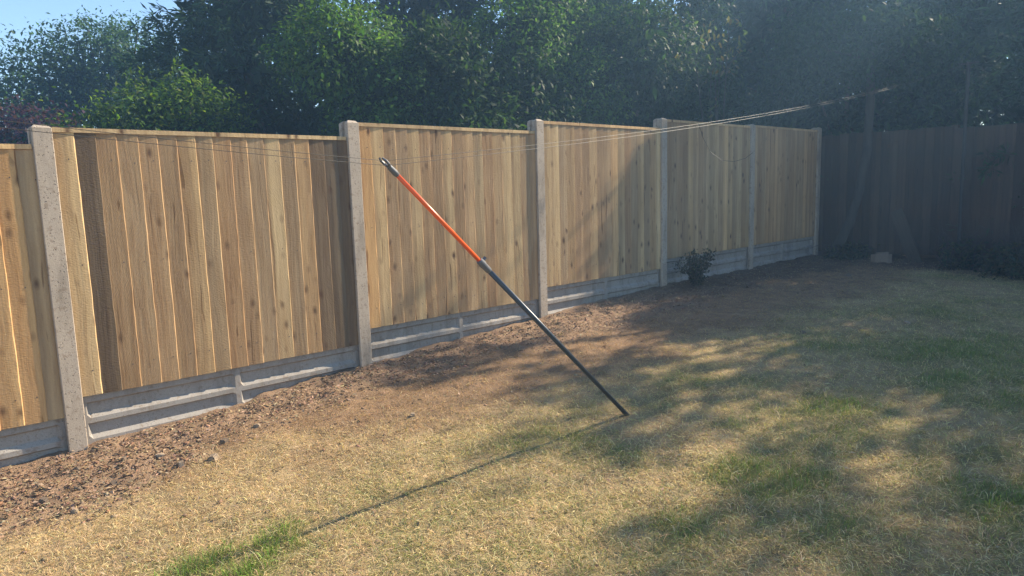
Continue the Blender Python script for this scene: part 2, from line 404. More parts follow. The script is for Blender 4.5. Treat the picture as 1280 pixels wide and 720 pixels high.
def board_mesh(width, height, seed, t0=.003, t1=.0125):
    rg = random.Random(seed); n = 18
    V = []; F = []; mi = []
    wl = rg.uniform(-.0015, .0015); bow = rg.uniform(-.0025, .0025)
    for i in range(n+1):
        z = height*i/n; q = math.sin(math.pi*i/n)
        e = rg.uniform(-.0014, .0014); x0 = bow*q+rg.uniform(-.0006, .0006); x1 = width+bow*q+e
        yy = wl*q
        cw = .0058+rg.uniform(-.002, .002)          # waney sawn arris on the thick edge
        V += [(x0, 0+yy, z), (x0, -t0+yy, z), (x1-cw, -t1+yy+rg.uniform(-.0005, .0005), z), (x1, -t0-.0030+yy, z), (x1, -t0-.0002+yy, z)]
    for i in range(n):
        a, b = i*5, (i+1)*5
        for k in range(5): F.append((a+k, a+(k+1) % 5, b+(k+1) % 5, b+k)); mi.append(0)
    F += [(4, 3, 2, 1, 0), (n*5, n*5+1, n*5+2, n*5+3, n*5+4)]; mi += [0, 0]
    for zr in (.14, height*.5, height-.16):                    # nail heads along the three rails
        x = width*.72+rg.uniform(-.006, .006); z = zr+rg.uniform(-.012, .012); y = -(t0+(t1-t0)*x/width)-.0012
        o = len(V); r = .0042
        for k in range(6): V.append((x+r*math.cos(k*math.pi/3), y, z+r*math.sin(k*math.pi/3)))
        F.append(tuple(o+k for k in range(6))); mi.append(1)
    return make_mesh('board', V, F, [M_WOOD, M_NAIL], mat_idx=mi)
NB = 17; PW = P-.062; PITCH = PW/NB
BM = [board_mesh(PITCH+.016, PH-.028, s) for s in range(9)]
TAN = (.47, .325, .175); PALE = (.57, .40, .215); DARK = (.16, .116, .075); ORANGE = (.52, .325, .155); BROWN = (.415, .275, .15); MID = (.44, .298, .165); DIM = (.21, .148, .092)
def vary(c, rg, a=.10):
    f = 1+rg.uniform(-a, a); w = rg.uniform(-.05, .05)
    return (c[0]*f*(1+w), c[1]*f, c[2]*f*(1-w), 1)
PANEL_COL = {
    0: [TAN]*12+[PALE, ORANGE, ORANGE, ORANGE, MID],
    1: [PALE, DARK, MID, MID, MID, MID, TAN, MID, BROWN, BROWN, MID, TAN, MID, TAN, DIM, DARK, DIM],
    2: [ORANGE, PALE, MID, MID, TAN, BROWN, MID, TAN, BROWN, MID, TAN, BROWN, TAN, PALE, TAN, MID, BROWN],
    3: [TAN, PALE, MID, TAN, BROWN, MID, TAN, BROWN, MID, PALE, TAN, BROWN, MID, TAN, MID, TAN, PALE],
    4: [BROWN, MID, BROWN, BROWN, TAN, MID, BROWN, MID, TAN, TAN, MID, PALE, TAN, MID, PALE, MID, TAN],
    5: [MID, BROWN, MID, MID, BROWN, MID, BROWN, MID, MID, BROWN, MID, BROWN, MID, MID, MID, BROWN, MID]}
PAN_LAB = ['orange-tan feather-edge fence panel cut off by the left edge of the picture', 'largest tan feather-edge fence panel with one dark grey-brown board near its left post',
           'tan feather-edge fence panel behind the orange tube of the prop', 'tan feather-edge fence panel between prop and small dark shrub', 'pinkish brown feather-edge fence panel above the small dark shrub',
           'shaded brown feather-edge fence panel next to the garden corner']
def simple(name, geo, mat, parent, loc=(0, 0, 0), col=None, rotz=0):
    o = link(name, make_mesh(name, geo[0], geo[1], mat), parent, loc, rotz)
    if col: o.color = (*col[:3], 1)
    return o
for k in range(6):
    rg = random.Random(100+k)
    root = link('fence_panel', None, None, ((k-.5)*P, 0, TOPS[k]-PH)); tag(root, PAN_LAB[k], 'fence panel', 'new feather-edge fence panels')
    for i in range(NB):
        b = link('board', BM[(i*5+k*3+rg.randrange(3)) % 9], root, (-PW/2+i*PITCH+rg.uniform(-.003, .003)-(0.004 if i == NB-1 else 0), 0, .002+rg.uniform(-.002, .002)))
        b.color = vary(PANEL_COL[k][i], rg); b.rotation_euler = (0, rg.uniform(-.0012, .0012), 0)
    g = box(-PW/2+.022, PW/2-.022, -.017, .034, PH-.026, PH)
    simple('capping_rail', g, M_WOOD, root, col=vary(PALE, rg, .05))
    for zr in (.14, PH*.5, PH-.16):
        simple('rail', box(-PW/2, PW/2, .001, .036, zr-.022, zr+.022), M_WOOD, root, col=TAN)

# back fence: old weathered close-board panels across the end of the garden
BX = 9.87
OLDM = [board_mesh(.125, 1.70, 40+s, .004, .013) for s in range(5)]
for m_ in OLDM: m_.materials[0] = M_OLD
OLD_LAB = ['old dark weathered fence panel in the corner behind the leaning trunk', 'old dark weathered fence panel behind the washing line post', 'old dark weathered fence panel at the right edge of the picture']
for k in range(3):
    rg = random.Random(300+k)
    y1 = .11-k*1.80; zb = .37+T0-1.0-.36-.02*k
    root = link('back_fence_panel', None, None, (BX, y1, .50-.03*k), -math.pi/2)
    tag(root, OLD_LAB[k], 'fence panel', 'old fence panels across the garden end')
    for i in range(16):
        b = link('board', OLDM[rg.randrange(5)], root, (i*.112, 0, rg.uniform(-.012, .012)))
        b.color = vary((.095, .065, .047), rg, .25)
    for zr in (.25, .85, 1.45):
        simple('rail', box(0, 1.795, .001, .05, zr-.03, zr+.03), M_OLD, root, col=(.12, .09, .07))
    if k < 2:
        simple('fence_post', box(1.755, 1.83, .052, .13, -.3, 1.72), M_OLD, root, col=(.12, .09, .07))

# ------------------------------------------------------------------ washing line, its post and the prop
M_STEEL = plain_mat('dark_coated_steel', (.045, .055, .07), .35, .3, .2)
M_ORANGE = plain_mat('orange_coated_tube', (.85, .12, .02), .32, 0, .1)
M_PLAST = plain_mat('grey_plastic', (.11, .11, .115), .45)
M_LINE = plain_mat('line_plastic', (.055, .05, .042), .5, 0, 0, .2)
M_GALV = plain_mat('galvanised_steel', (.05, .047, .042), .7, .2, .4)
tip = Vector((.80, -2.15, 1.672)); base = Vector((2.434, -2.131, gzs(2.434, -2.131)-.03))
ax_ = (base-tip).normalized(); Lp = (base-tip).length
def along(t): return tip+ax_*t
pr = link('clothes_prop', None, None, base); tag(pr, 'leaning orange and dark grey metal prop holding up the washing line', 'clothes prop')
def rel(V): return [Vector(v)-base for v in V]
def ppart(name, pts, rad, mat, seg=14):
    v, f = tube(pts, rad, seg); return link(name, make_mesh(name, rel(v), f, mat, smooth=False), pr)
jc = Lp*.313
o = ppart('upper_tube', [along(.05), along(jc+.03)], .0098, M_ORANGE); o.data.polygons.foreach_set('use_smooth', [True]*len(o.data.polygons))
o = ppart('lower_tube', [along(jc-.01), along(Lp-.03)], .0128, M_STEEL); o.data.polygons.foreach_set('use_smooth', [True]*len(o.data.polygons))
cl = ppart('clamp_collar', [along(jc-.035), along(jc-.028), along(jc+.0), along(jc+.004), along(jc+.045), along(jc+.05)], [.013, .0175, .0185, .016, .0155, .0135], M_PLAST, 16)
side = ax_.cross(Vector((0, 1, 0))).normalized(); nrm = ax_.cross(side)
v, f = tube([along(jc-.012)+side*.012, along(jc-.012)+side*.034], [.007, .009], 10); link('clamp_screw', make_mesh('clamp_screw', rel(v), f, M_PLAST), cl)
ppart('foot', [along(Lp-.035), along(Lp-.028), along(Lp+.01)], [.0125, .0145, .012], M_PLAST)
fk = ppart('line_hook', [along(.075), along(.06), along(.03), along(.018)], [.0105, .0135, .012, .010], M_PLAST)
for s in (-1, 1):                                           # open fork: two curved horns round the line
    pts = [along(.022)+nrm*s*.004, along(.005)+nrm*s*.016, along(-.015)+nrm*s*.018, along(-.03)+nrm*s*.009]
    v, f = tube(pts, [.0065, .006, .0055, .004], 8); link('horn', make_mesh('horn', rel(v), f, M_PLAST), fk)

LP = Vector((9.70, -1.86, 2.955)); LL = Vector((-5.2, -2.40, 2.45))
lpz = gzs(9.70, -1.86)
pst = link('washing_line_post', None, None, (9.70, -1.86, lpz)); tag(pst, 'thin grey steel post with a short crossbar in front of the back fence', 'line post', 'washing line posts')
v, f = tube([(0, 0, -.3), (0, 0, 2.52)], .021, 12); link('pole', make_mesh('pole', v, f, M_GALV), pst)
v, f = tube([(0, -.11, LP.z-lpz), (0, .11, LP.z-lpz)], .012, 8); link('crossbar', make_mesh('crossbar', v, f, M_GALV), pst)
v, f = tube([(0, 0, 2.515), (0, 0, 2.54)], [.024, .018], 12); link('cap', make_mesh('cap', v, f, M_GALV), pst)
pz2 = gzs(-5.2, -2.4)
ps2 = link('washing_line_post', None, None, (-5.2, -2.4, pz2)); tag(ps2, 'grey steel washing line post beyond the left edge of the picture', 'line post', 'washing line posts')
v, f = tube([(0, 0, -.3), (0, 0, LL.z-pz2+.06)], .021, 12); link('pole', make_mesh('pole', v, f, M_GALV), ps2)

wl = link('washing_line', None, None, tip); tag(wl, 'pale twin washing line running over the prop tip to the post', 'washing line')
def strand(a, b, sag, n=40):
    return [a.lerp(b, t)-Vector((0, 0, sag*4*t*(1-t))) for t in np.linspace(0, 1, n)]
for s in (-1, 1):
    off = Vector((0, .012*s, .013*s))
    hook = tip+Vector((0, .006*s, .010*s))
    a = strand(LL+off, hook, .10, 30); b = strand(hook, LP+Vector((0, .012*s, .004*s)), .125, 50)
    v, f = tube(a+b[1:], .0011, 6); link('line', make_mesh('line', [Vector(q)-tip for q in v], f, M_LINE), wl)
e0 = Vector((3.30, -2.03, 1.945))
loose = [e0, e0+Vector((.03, -.02, -.10)), e0+Vector((.07, -.05, -.19)), e0+Vector((.13, -.10, -.245)), e0+Vector((.19, -.15, -.255)), e0+Vector((.25, -.20, -.235)), e0+Vector((.29, -.23, -.20))]
v, f = tube(loose, .0016, 6); link('loose_end', make_mesh('loose_end', [Vector(q)-tip for q in v], f, M_LINE), wl)

# ------------------------------------------------------------------ foliage
def norm(a): return a/np.maximum(np.linalg.norm(a, axis=-1, keepdims=True), 1e-9)
def leaves(C, D, Nn, L_, W_, col, fold=.25, pts=6):
    """C base points, D growing directions, Nn approximate normals -> verts, faces, colours"""
    D = norm(D); S_ = norm(np.cross(D, Nn)); Nn = np.cross(S_, D)
    L_ = np.asarray(L_)[:, None]; W_ = np.asarray(W_)[:, None]
    n = len(C)
    if pts == 6:
        prof = [(0, 0), (.30, .85), (.68, .9), (1.0, 0), (.68, -.9), (.30, -.85)]; fc = [[0, 1, 2, 3], [0, 3, 4, 5]]
    else:
        prof = [(0, 0), (.45, 1), (1, 0), (.45, -1)]; fc = [[0, 1, 2, 3]]
    vs = []
    for a, b in prof:
        vs.append(C+D*L_*a+S_*W_*.5*b+Nn*(abs(b)*W_*fold*.5-(a*a)*L_*.12))
    V = np.stack(vs, 1).reshape(-1, 3); k = len(prof)
    F = (np.arange(n)[:, None, None]*k+np.array(fc)[None]).reshape(-1, 4)
    return V, F, np.repeat(col, k, axis=0)
def cat(parts):
    V = []; F = []; Cc = []; o = 0
    for v, f, c in parts: V.append(v); F.append(f+o); Cc.append(c); o += len(v)
    return np.concatenate(V), np.concatenate(F), np.concatenate(Cc)
def rdir(n): return norm(RNG.normal(size=(n, 3)))
def leafcol(n, cols, var=.3):
    cols = np.array(cols); c = cols[RNG.integers(0, len(cols), n)]
    return c*(1+RNG.uniform(-var, var, (n, 1)))*(1+RNG.uniform(-.12, .12, (n, 3)))

def lobes_points(lobes, n, shell=.55):
    """points with outward normals spread through a union of noisy lobes"""
    vol = np.array([l[3]*l[4]*l[5] for l in lobes])**(2/3); pick = RNG.choice(len(lobes), n, p=vol/vol.sum())
    Lb = np.array(lobes); c = Lb[pick, :3]; r = Lb[pick, 3:6]
    d = rdir(n); rad = shell+(1-shell)*RNG.random(n)**.6
    rad = rad*(.82+.36*vnoise(d[:, 0]*3+pick*7.1, d[:, 1]*3+d[:, 2]*2.3, 5))
    return c+d*r*rad[:, None], norm(d/r)

def broadleaf(name, label, at, lobes, nclump, per, L_, W_, cols, trunk_r=.09, cat_='tree', group=None, spread=.16, mat=None, droop=.35, core=1500, corecol=None, pts=6, trunkz=None, bark=None):
    at = np.array([at[0], at[1], gzs(at[0], at[1])])
    root = link(name, None, None, at); tag(root, label, cat_, group)
    P0, N0 = lobes_points(lobes, nclump)
    C = np.repeat(P0, per, 0)+RNG.normal(size=(nclump*per, 3))*spread*.5
    Nr = np.repeat(N0, per, 0); n = len(C)
    D = norm(Nr*.6+rdir(n)*.9+np.array([0, 0, -droop])); Nn = norm(np.array([0, 0, .8])+Nr*.5+rdir(n)*.5)
    s = RNG.uniform(.6, 1.25, n)
    clv = np.repeat(RNG.uniform(.75, 1.25, nclump), per)[:, None]
    parts = [leaves(C, D, Nn, L_*s, W_*s, leafcol(n, cols)*clv, .3, pts)]
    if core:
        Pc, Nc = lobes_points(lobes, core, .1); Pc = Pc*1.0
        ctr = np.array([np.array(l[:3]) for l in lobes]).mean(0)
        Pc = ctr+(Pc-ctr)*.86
        parts.append(leaves(Pc, rdir(core), rdir(core), np.full(core, L_*2.2), np.full(core, max(W_*2.2, L_*1.0)), leafcol(core, corecol or [cols[0]]), .2, pts))  # core colour mostly darker than the leaves, painting shade inside the crown
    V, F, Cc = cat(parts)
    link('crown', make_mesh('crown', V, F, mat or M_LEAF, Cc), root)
    # trunk with limbs into the lobes
    top = max(l[2] for l in lobes); tp = []
    rg = random.Random(hash(label) % 1000 if False else len(label)*7+int(at[0]*10))
    x = y = 0; path = []
    for i in range(6):
        path.append((x, y, -.15+top*.8*i/5)); x += rg.uniform(-.06, .06); y += rg.uniform(-.06, .06)
    tp.append(tube(path, [trunk_r*(1.15-.8*i/5) for i in range(6)], 9))
    for l in lobes[:7]:
        s0 = Vector(path[1 if l[2] < top*.6 else 2]); e = Vector(l[:3]); mid = s0.lerp(e, .5)+Vector((rg.uniform(-.1, .1), rg.uniform(-.1, .1), .08))
        tp.append(tube([s0, mid, e, e+(e-mid)*.5], [trunk_r*.5, trunk_r*.35, trunk_r*.2, trunk_r*.06], 7))
    v, f = merge(tp); link('trunk', make_mesh('trunk', v, f, bark or M_BARK), root)
    return root

def conifer(name, label, at, h, r, nspray, cols, group=None, tipw=.06, base_z=.3, per=10, L_=.13, W_=.026, lean=(0, 0), shape=.75):
    z0 = gzs(at[0], at[1]); root = link(name, None, None, (at[0], at[1], z0)); tag(root, label, 'conifer', group)
    # branches: whorls of boughs, each carrying drooping sprays
    nb = nspray//14
    u = RNG.random(nb)**.8; z = base_z+(h-base_z)*u
    rmax = r*np.clip((1-u)**shape+tipw, 0, 1)*(.75+.45*RNG.random(nb))
    th = RNG.random(nb)*2*np.pi
    bi = np.repeat(np.arange(nb), 14); t = RNG.random(len(bi))**.55
    rad = rmax[bi]*t
    jit = RNG.normal(size=(len(bi), 3))*np.array([.10, .10, .09])
    ct, st = np.cos(th[bi]), np.sin(th[bi])
    C0 = np.stack([ct*rad+lean[0]*u[bi], st*rad+lean[1]*u[bi], z[bi]+.35*rad*(1-.6*t)-.15*t*t*r], 1)+jit
    out = np.stack([ct, st, np.full(len(ct), .25)], 1)
    n0 = len(C0); C = np.repeat(C0, per, 0); O = np.repeat(out, per, 0); n = len(C)
    D = norm(O*.7+rdir(n)*.75+np.array([0, 0, -.35])); C = C+D*RNG.uniform(0, .10, n)[:, None]
    s = RNG.uniform(.6, 1.35, n)
    cv = np.repeat(RNG.uniform(.7, 1.3, nb)[bi], per)[:, None]
    parts = [leaves(C, D, rdir(n), L_*s, W_*s, leafcol(n, cols)*cv, .1, 4)]
    nc = int(h*r*420)
    u = RNG.random(nc)**.8; rad = r*np.clip((1-u)**shape+tipw*.5, 0, 1)*.72*RNG.random(nc)**.5; th = RNG.random(nc)*2*np.pi
    Cc = np.stack([np.cos(th)*rad+lean[0]*u, np.sin(th)*rad+lean[1]*u, base_z+(h-base_z)*u*.97], 1)
    parts.append(leaves(Cc, rdir(nc), rdir(nc), np.full(nc, .2), np.full(nc, .11), leafcol(nc, [np.array(cols[0])*.6]), .2, 4))  # inner leaves darkened by colour for a shaded interior
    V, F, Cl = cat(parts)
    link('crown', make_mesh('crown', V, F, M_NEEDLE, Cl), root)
    tp = [tube([(0, 0, -.2), (lean[0]*.3, lean[1]*.3, h*.3), (lean[0]*.7, lean[1]*.7, h*.7), (lean[0], lean[1], h*.97)], [r*.09+.03, r*.075+.02, .04, .012], 9)]
    rg = random.Random(int(h*100))
    for k in range(18):
        a = rg.random()*6.28; zz = base_z+(h*.8-base_z)*rg.random(); rl = r*.6*(1-zz/h)+.1
        tp.append(tube([(lean[0]*zz/h, lean[1]*zz/h, zz), (math.cos(a)*rl+lean[0]*zz/h, math.sin(a)*rl+lean[1]*zz/h, zz+rl*.3)], [.022, .006], 6))
    v, f = merge(tp); link('trunk', make_mesh('trunk', v, f, M_BARK), root)
    return root

LAUREL = [(.022, .045, .018), (.028, .055, .020), (.020, .040, .018), (.036, .062, .020)]
LAUREL_LIT = [(.055, .115, .022), (.075, .14, .024), (.038, .080, .020), (.03, .06, .02)]  # brighter leaf colours stand in for sun on the hedge tops
CONI = [(.020, .045, .024), (.026, .055, .026), (.018, .040, .024)]
CONI_B = [(.030, .062, .030), (.038, .075, .030), (.026, .055, .030)]

# trees past the back fence, the ones that shade the lawn
conifer('conifer', 'tall dark conifer rising behind the corner of the two fences', (11.6, 1.5), 8.4, 2.1, 4200, CONI_B, 'conifers past the back fence')
conifer('conifer', 'dark conifer behind the back fence, behind the leaning trunk', (11.5, -1.0), 5.8, 1.5, 2800, CONI_B, 'conifers past the back fence', shape=.5)
conifer('conifer', 'pointed conifer behind the back fence and the washing line post', (11.3, -2.75), 5.1, 1.4, 2800, CONI_B, 'conifers past the back fence', shape=.4)
conifer('conifer', 'low broad conifer past the right edge of the picture', (11.6, -4.6), 5.1, 1.8, 2400, CONI_B, 'conifers past the back fence', shape=.35)
conifer('conifer', 'large conifer far past the right edge of the picture', (12.0, -7.4), 10.5, 2.5, 3000, CONI_B, 'conifers past the back fence', shape=.55)
conifer('conifer', 'tall conifer filling the gap behind the corner conifer', (14.5, 3.6), 10.0, 2.4, 3000, CONI, 'conifers past the back fence')
conifer('conifer', 'deep shaded conifer between the two back fence conifers', (14.0, -.4), 6.4, 2.2, 2600, CONI, 'conifers past the back fence', shape=.5)
# along the long fence
conifer('conifer', 'big dark blue-green conifer against the sky behind the largest panel', (3.3, 4.6), 9.0, 1.55, 6000, CONI_B, 'conifers behind the long fence', per=17, L_=.09, W_=.024)
conifer('conifer', 'dark conifer behind the laurel hedge at mid fence', (6.2, 4.6), 8.5, 1.8, 3600, CONI, 'conifers behind the long fence')
conifer('conifer', 'dark conifer behind the laurel hedge towards the corner', (9.6, 4.4), 9.0, 2.0, 3400, CONI, 'conifers behind the long fence')
def laurel(label, at, h, r, n, cols, seed, L_=.09, W_=.036, per=16):
    rg = random.Random(seed); lobes = []
    for k in range(9):
        a = rg.random()*6.28; q = r*.55*math.sqrt(rg.random()); zz = h*(.28+.58*k/8)
        rr_ = r*rg.uniform(.5, .68)*(1-.25*k/8)
        lobes.append((math.cos(a)*q*1.1, math.sin(a)*q*.8, zz, rr_*1.1, rr_*.9, rr_*.95))
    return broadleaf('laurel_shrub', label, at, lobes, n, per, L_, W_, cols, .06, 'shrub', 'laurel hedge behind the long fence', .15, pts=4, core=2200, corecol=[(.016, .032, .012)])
laurel('bright-topped laurel left of the mid fence, next to the big conifer', (3.75, 2.4), 3.4, 1.15, 1700, [(.085, .145, .026), (.065, .125, .024), (.04, .085, .022)], 1, .065, .036, 24)  # whole crown coloured brighter to imitate sunlight on it
laurel('dark laurel behind the second full fence panel', (4.7, 1.5), 3.0, 1.1, 1700, LAUREL, 2)
laurel('tall laurel behind the third full fence panel', (6.0, 1.9), 4.0, 1.25, 1800, [(.075, .135, .025), (.055, .11, .023), (.03, .068, .02)], 3, .065, .034, 24)  # leaf colours raised to suggest the sunlit part of the hedge
laurel('dark laurel above the small shrub by the fence', (7.5, 1.6), 3.7, 1.25, 1700, LAUREL, 4)
laurel('laurel at the corner end of the hedge', (9.0, 1.6), 4.3, 1.3, 1600, LAUREL, 5)
laurel('tall laurel standing behind the other laurels at mid fence', (7.2, 3.0), 5.4, 1.5, 1500, LAUREL_LIT, 6)
# left background
DECI = [(.045, .085, .035), (.055, .10, .04), (.035, .07, .03)]
lob = [(-1.55, 0, 2.6, .8, .8, .85), (-.9, .2, 3.3, .85, .8, .9), (-.2, 0, 3.75, .8, .8, .85), (.55, .2, 3.9, .75, .7, .8), (1.1, 0, 3.3, .8, .8, .9), (0, 0, 2.6, 1.2, 1, 1.0), (1.3, 0, 2.4, .9, .9, .9), (-1.0, 0, 1.9, 1, .9, .9), (.4, 0, 1.6, 1.3, 1, .9)]
broadleaf('broadleaf_tree', 'hazy green broadleaf tree against the sky at upper left', (3.1, 10.6), lob, 4600, 10, .085, .045, DECI, .14, 'tree', None, .22, core=2500, pts=4, droop=.25)
PUR = [(.045, .018, .034), (.038, .015, .03), (.06, .026, .04)]
lob = [(-.9, 0, 2.05, .75, .7, .6), (.1, 0, 2.2, .7, .7, .55), (.7, .2, 1.8, .7, .7, .6), (-.2, 0, 1.4, 1.2, .9, .8), (-1.7, 0, 1.7, .9, .8, .7), (-2.6, 0, 2.0, .9, .8, .8)]
broadleaf('purple_shrub', 'purple-leaved shrub peeping over the fence at far left', (1.3, 8.2), lob, 2600, 9, .085, .045, PUR, .06, 'shrub', None, .18, core=1500, corecol=[(.03, .015, .02)], pts=4)
LIME = [(.10, .16, .024), (.08, .14, .022), (.12, .17, .03), (.04, .08, .02), (.03, .06, .02)]
lob = [(-.45, 0, 1.75, .38, .35, .5), (0, .1, 2.0, .4, .4, .5), (.45, 0, 2.2, .38, .4, .45), (.1, 0, 1.2, .7, .5, .7), (.8, .1, 1.9, .4, .4, .6)]
broadleaf('lime_shrub', 'yellow-green shrub in sunlight behind the largest panel', (1.55, 3.4), lob, 1300, 12, .062, .032, LIME, .035, 'shrub', None, .15, core=500, corecol=[(.03, .06, .012)], pts=4)
lob = [(0, 0, 1.3, 1.3, .7, .8), (-1.2, 0, 1.2, 1.0, .7, .75), (1.2, 0, 1.35, 1.0, .7, .8)]
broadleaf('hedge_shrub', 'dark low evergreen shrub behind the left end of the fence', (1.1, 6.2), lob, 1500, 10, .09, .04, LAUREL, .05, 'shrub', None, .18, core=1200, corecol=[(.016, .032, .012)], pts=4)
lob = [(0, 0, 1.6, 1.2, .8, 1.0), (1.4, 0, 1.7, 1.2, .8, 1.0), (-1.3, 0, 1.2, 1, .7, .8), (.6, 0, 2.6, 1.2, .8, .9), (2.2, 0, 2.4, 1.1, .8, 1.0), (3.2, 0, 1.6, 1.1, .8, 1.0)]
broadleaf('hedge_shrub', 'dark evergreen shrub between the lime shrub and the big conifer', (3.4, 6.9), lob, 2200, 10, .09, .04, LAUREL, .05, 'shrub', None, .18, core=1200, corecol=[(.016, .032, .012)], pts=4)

SAP = [(.05, .09, .025), (.06, .11, .028), (.04, .075, .022)]
lob = [(0, 1.75, 6.25, .4, .45, .42), (0, 1.2, 5.0, .4, .5, .4), (0, .62, 6.0, .4, .42, .38), (0, -.15, 6.35, .4, .48, .35), (0, -.2, 5.2, .6, .6, .5), (.2, -1.2, 5.3, .7, .6, .5), (0, -2.0, 6.2, .5, .5, .6), (0, -1.42, 6.75, .35, .38, .26), (0, -1.05, 6.15, .3, .3, .2), (0, 0, 4.2, 1.0, 1.3, .8), (0, -1.2, 4.4, .9, 1.0, .8)]  # unseen crown: lobes and gaps laid out to cast the lawn dapples
broadleaf('broadleaf_tree', 'loose-crowned broadleaf tree past the right edge of the picture', (11.3, -4.05), lob, 1150, 10, .12, .06, SAP, .10, 'tree', None, .2, core=260, pts=4)
lob = [(0, .5, 2.6, 1.0, 1.0, 1.1), (0, -.8, 2.9, .9, 1.0, 1.0), (0, -.2, 3.8, .9, 1.1, .9), (0, .8, 1.3, .9, 1, 1), (0, -.9, 1.4, .9, 1, 1)]
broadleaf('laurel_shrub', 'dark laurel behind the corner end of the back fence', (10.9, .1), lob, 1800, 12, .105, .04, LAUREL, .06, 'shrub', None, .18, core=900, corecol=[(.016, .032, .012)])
# leaning tree in the corner: trunk before the back fence, crown above it
root = link('leaning_tree', None, None, (9.55, -.32, gzs(9.55, -.32))); tag(root, 'slim tree with a curved leaning trunk in the shaded corner', 'tree')
path = [(0, .05, -.15), (0, -.05, .15), (.02, -.2, .5), (.03, -.32, .95), (.03, -.40, 1.5), (.03, -.42, 2.2), (.05, -.40, 2.7), (.02, -.45, 3.2)]
v, f = merge([tube(path, [.085, .075, .066, .062, .06, .056, .045, .02], 10), tube([path[5], (.1, -.7, 2.6), (.0, -.95, 2.9)], [.03, .02, .008], 7), tube([path[6], (-.1, .1, 2.9), (-.15, .4, 3.1)], [.025, .016, .006], 7)])
link('trunk', make_mesh('trunk', v, f, M_BARK2, smooth=True), root)
Pq, Nq = lobes_points([(0, -.3, 2.95, .8, .7, .5), (0, -.9, 2.75, .6, .6, .45), (-.1, .4, 2.9, .6, .5, .5)], 900)
C = np.repeat(Pq, 9, 0)+RNG.normal(size=(900*9, 3))*.09; n = len(C)
V, F, Cc = leaves(C, norm(rdir(n)+np.array([0, 0, -.4])), norm(rdir(n)*.6+np.array([0, 0, 1])), RNG.uniform(.06, .1, n), RNG.uniform(.03, .045, n), leafcol(n, LAUREL), .3, 4)
link('crown', make_mesh('crown', V, F, M_LEAF, Cc), root)

# bare stemmed shrub above the fence near the corner
root = link('bare_shrub', None, None, (7.9, .55, gzs(7.9, .55))); tag(root, 'spindly bare-stemmed shrub over the fence panel above the small shrub', 'shrub')
rg = random.Random(5); tp = []; ends = []
for k in range(5):
    dx, dy = rg.uniform(-.35, .35), rg.uniform(-.1, .25)
    pts = [(0, 0, -.1), (dx*.3, dy*.3, .9), (dx*.7+rg.uniform(-.05, .05), dy*.7, 1.9), (dx*1.2, dy, 2.6+rg.uniform(0, .6))]
    tp.append(tube(pts, [.018, .015, .010, .004], 6))
    for q in range(5):
        t = rg.uniform(.4, 1); p0 = Vector(pts[2]).lerp(Vector(pts[3]), t) if t > .5 else Vector(pts[1]).lerp(Vector(pts[2]), t*2)
        e = p0+Vector((rg.uniform(-.35, .35), rg.uniform(-.2, .1), rg.uniform(.1, .4))); tp.append(tube([p0, e], [.006, .002], 5)); ends.append(e)
v, f = merge(tp); link('trunk', make_mesh('trunk', v, f, M_BARK2), root)
E_ = np.array([list(e) for e in ends]); C = np.repeat(E_, 5, 0)+RNG.normal(size=(len(E_)*5, 3))*.05; n = len(C)
V, F, Cc = leaves(C, norm(rdir(n)+np.array([0, 0, -.8])), norm(rdir(n)+np.array([0, -.6, .6])), RNG.uniform(.07, .12, n), RNG.uniform(.03, .045, n), leafcol(n, [(.07, .10, .045), (.12, .10, .05)]), .3)
link('crown', make_mesh('crown', V, F, M_LEAF, Cc), root)

# small shrub at the foot of the fence
sx, sy = 6.02, -.30
root = link('small_shrub', None, None, (sx, sy, gzs(sx, sy))); tag(root, 'small dark shrub growing at the foot of the fence', 'shrub')
rg = random.Random(9); tp = []; pts_ = []
for k in range(16):
    a = rg.random()*6.28; l = rg.uniform(.2, .42); sp = rg.uniform(.10, .28)
    p1 = Vector((math.cos(a)*sp*.4, math.sin(a)*sp*.3, l*.5)); p2 = Vector((math.cos(a)*sp, math.sin(a)*sp*.7, l))
    tp.append(tube([(0, 0, -.03), p1, p2], [.008, .005, .002], 5))
    for q in range(16): pts_.append(list(p1.lerp(p2, rg.uniform(-.7, 1.05))+Vector((rg.uniform(-.04, .04), rg.uniform(-.04, .04), rg.uniform(-.03, .03)))))
v, f = merge(tp); link('stem', make_mesh('stem', v, f, M_BARK), root)
E_ = np.array(pts_); C = np.repeat(E_, 5, 0)+RNG.normal(size=(len(E_)*5, 3))*.02; n = len(C)
V, F, Cc = leaves(C, norm(rdir(n)+np.array([0, 0, .2])), rdir(n), RNG.uniform(.025, .05, n), RNG.uniform(.012, .022, n), leafcol(n, [(.04, .037, .024), (.06, .045, .03), (.03, .036, .02), (.14, .11, .08)]), .3, 4)
link('crown', make_mesh('crown', V, F, M_LEAF, Cc), root)

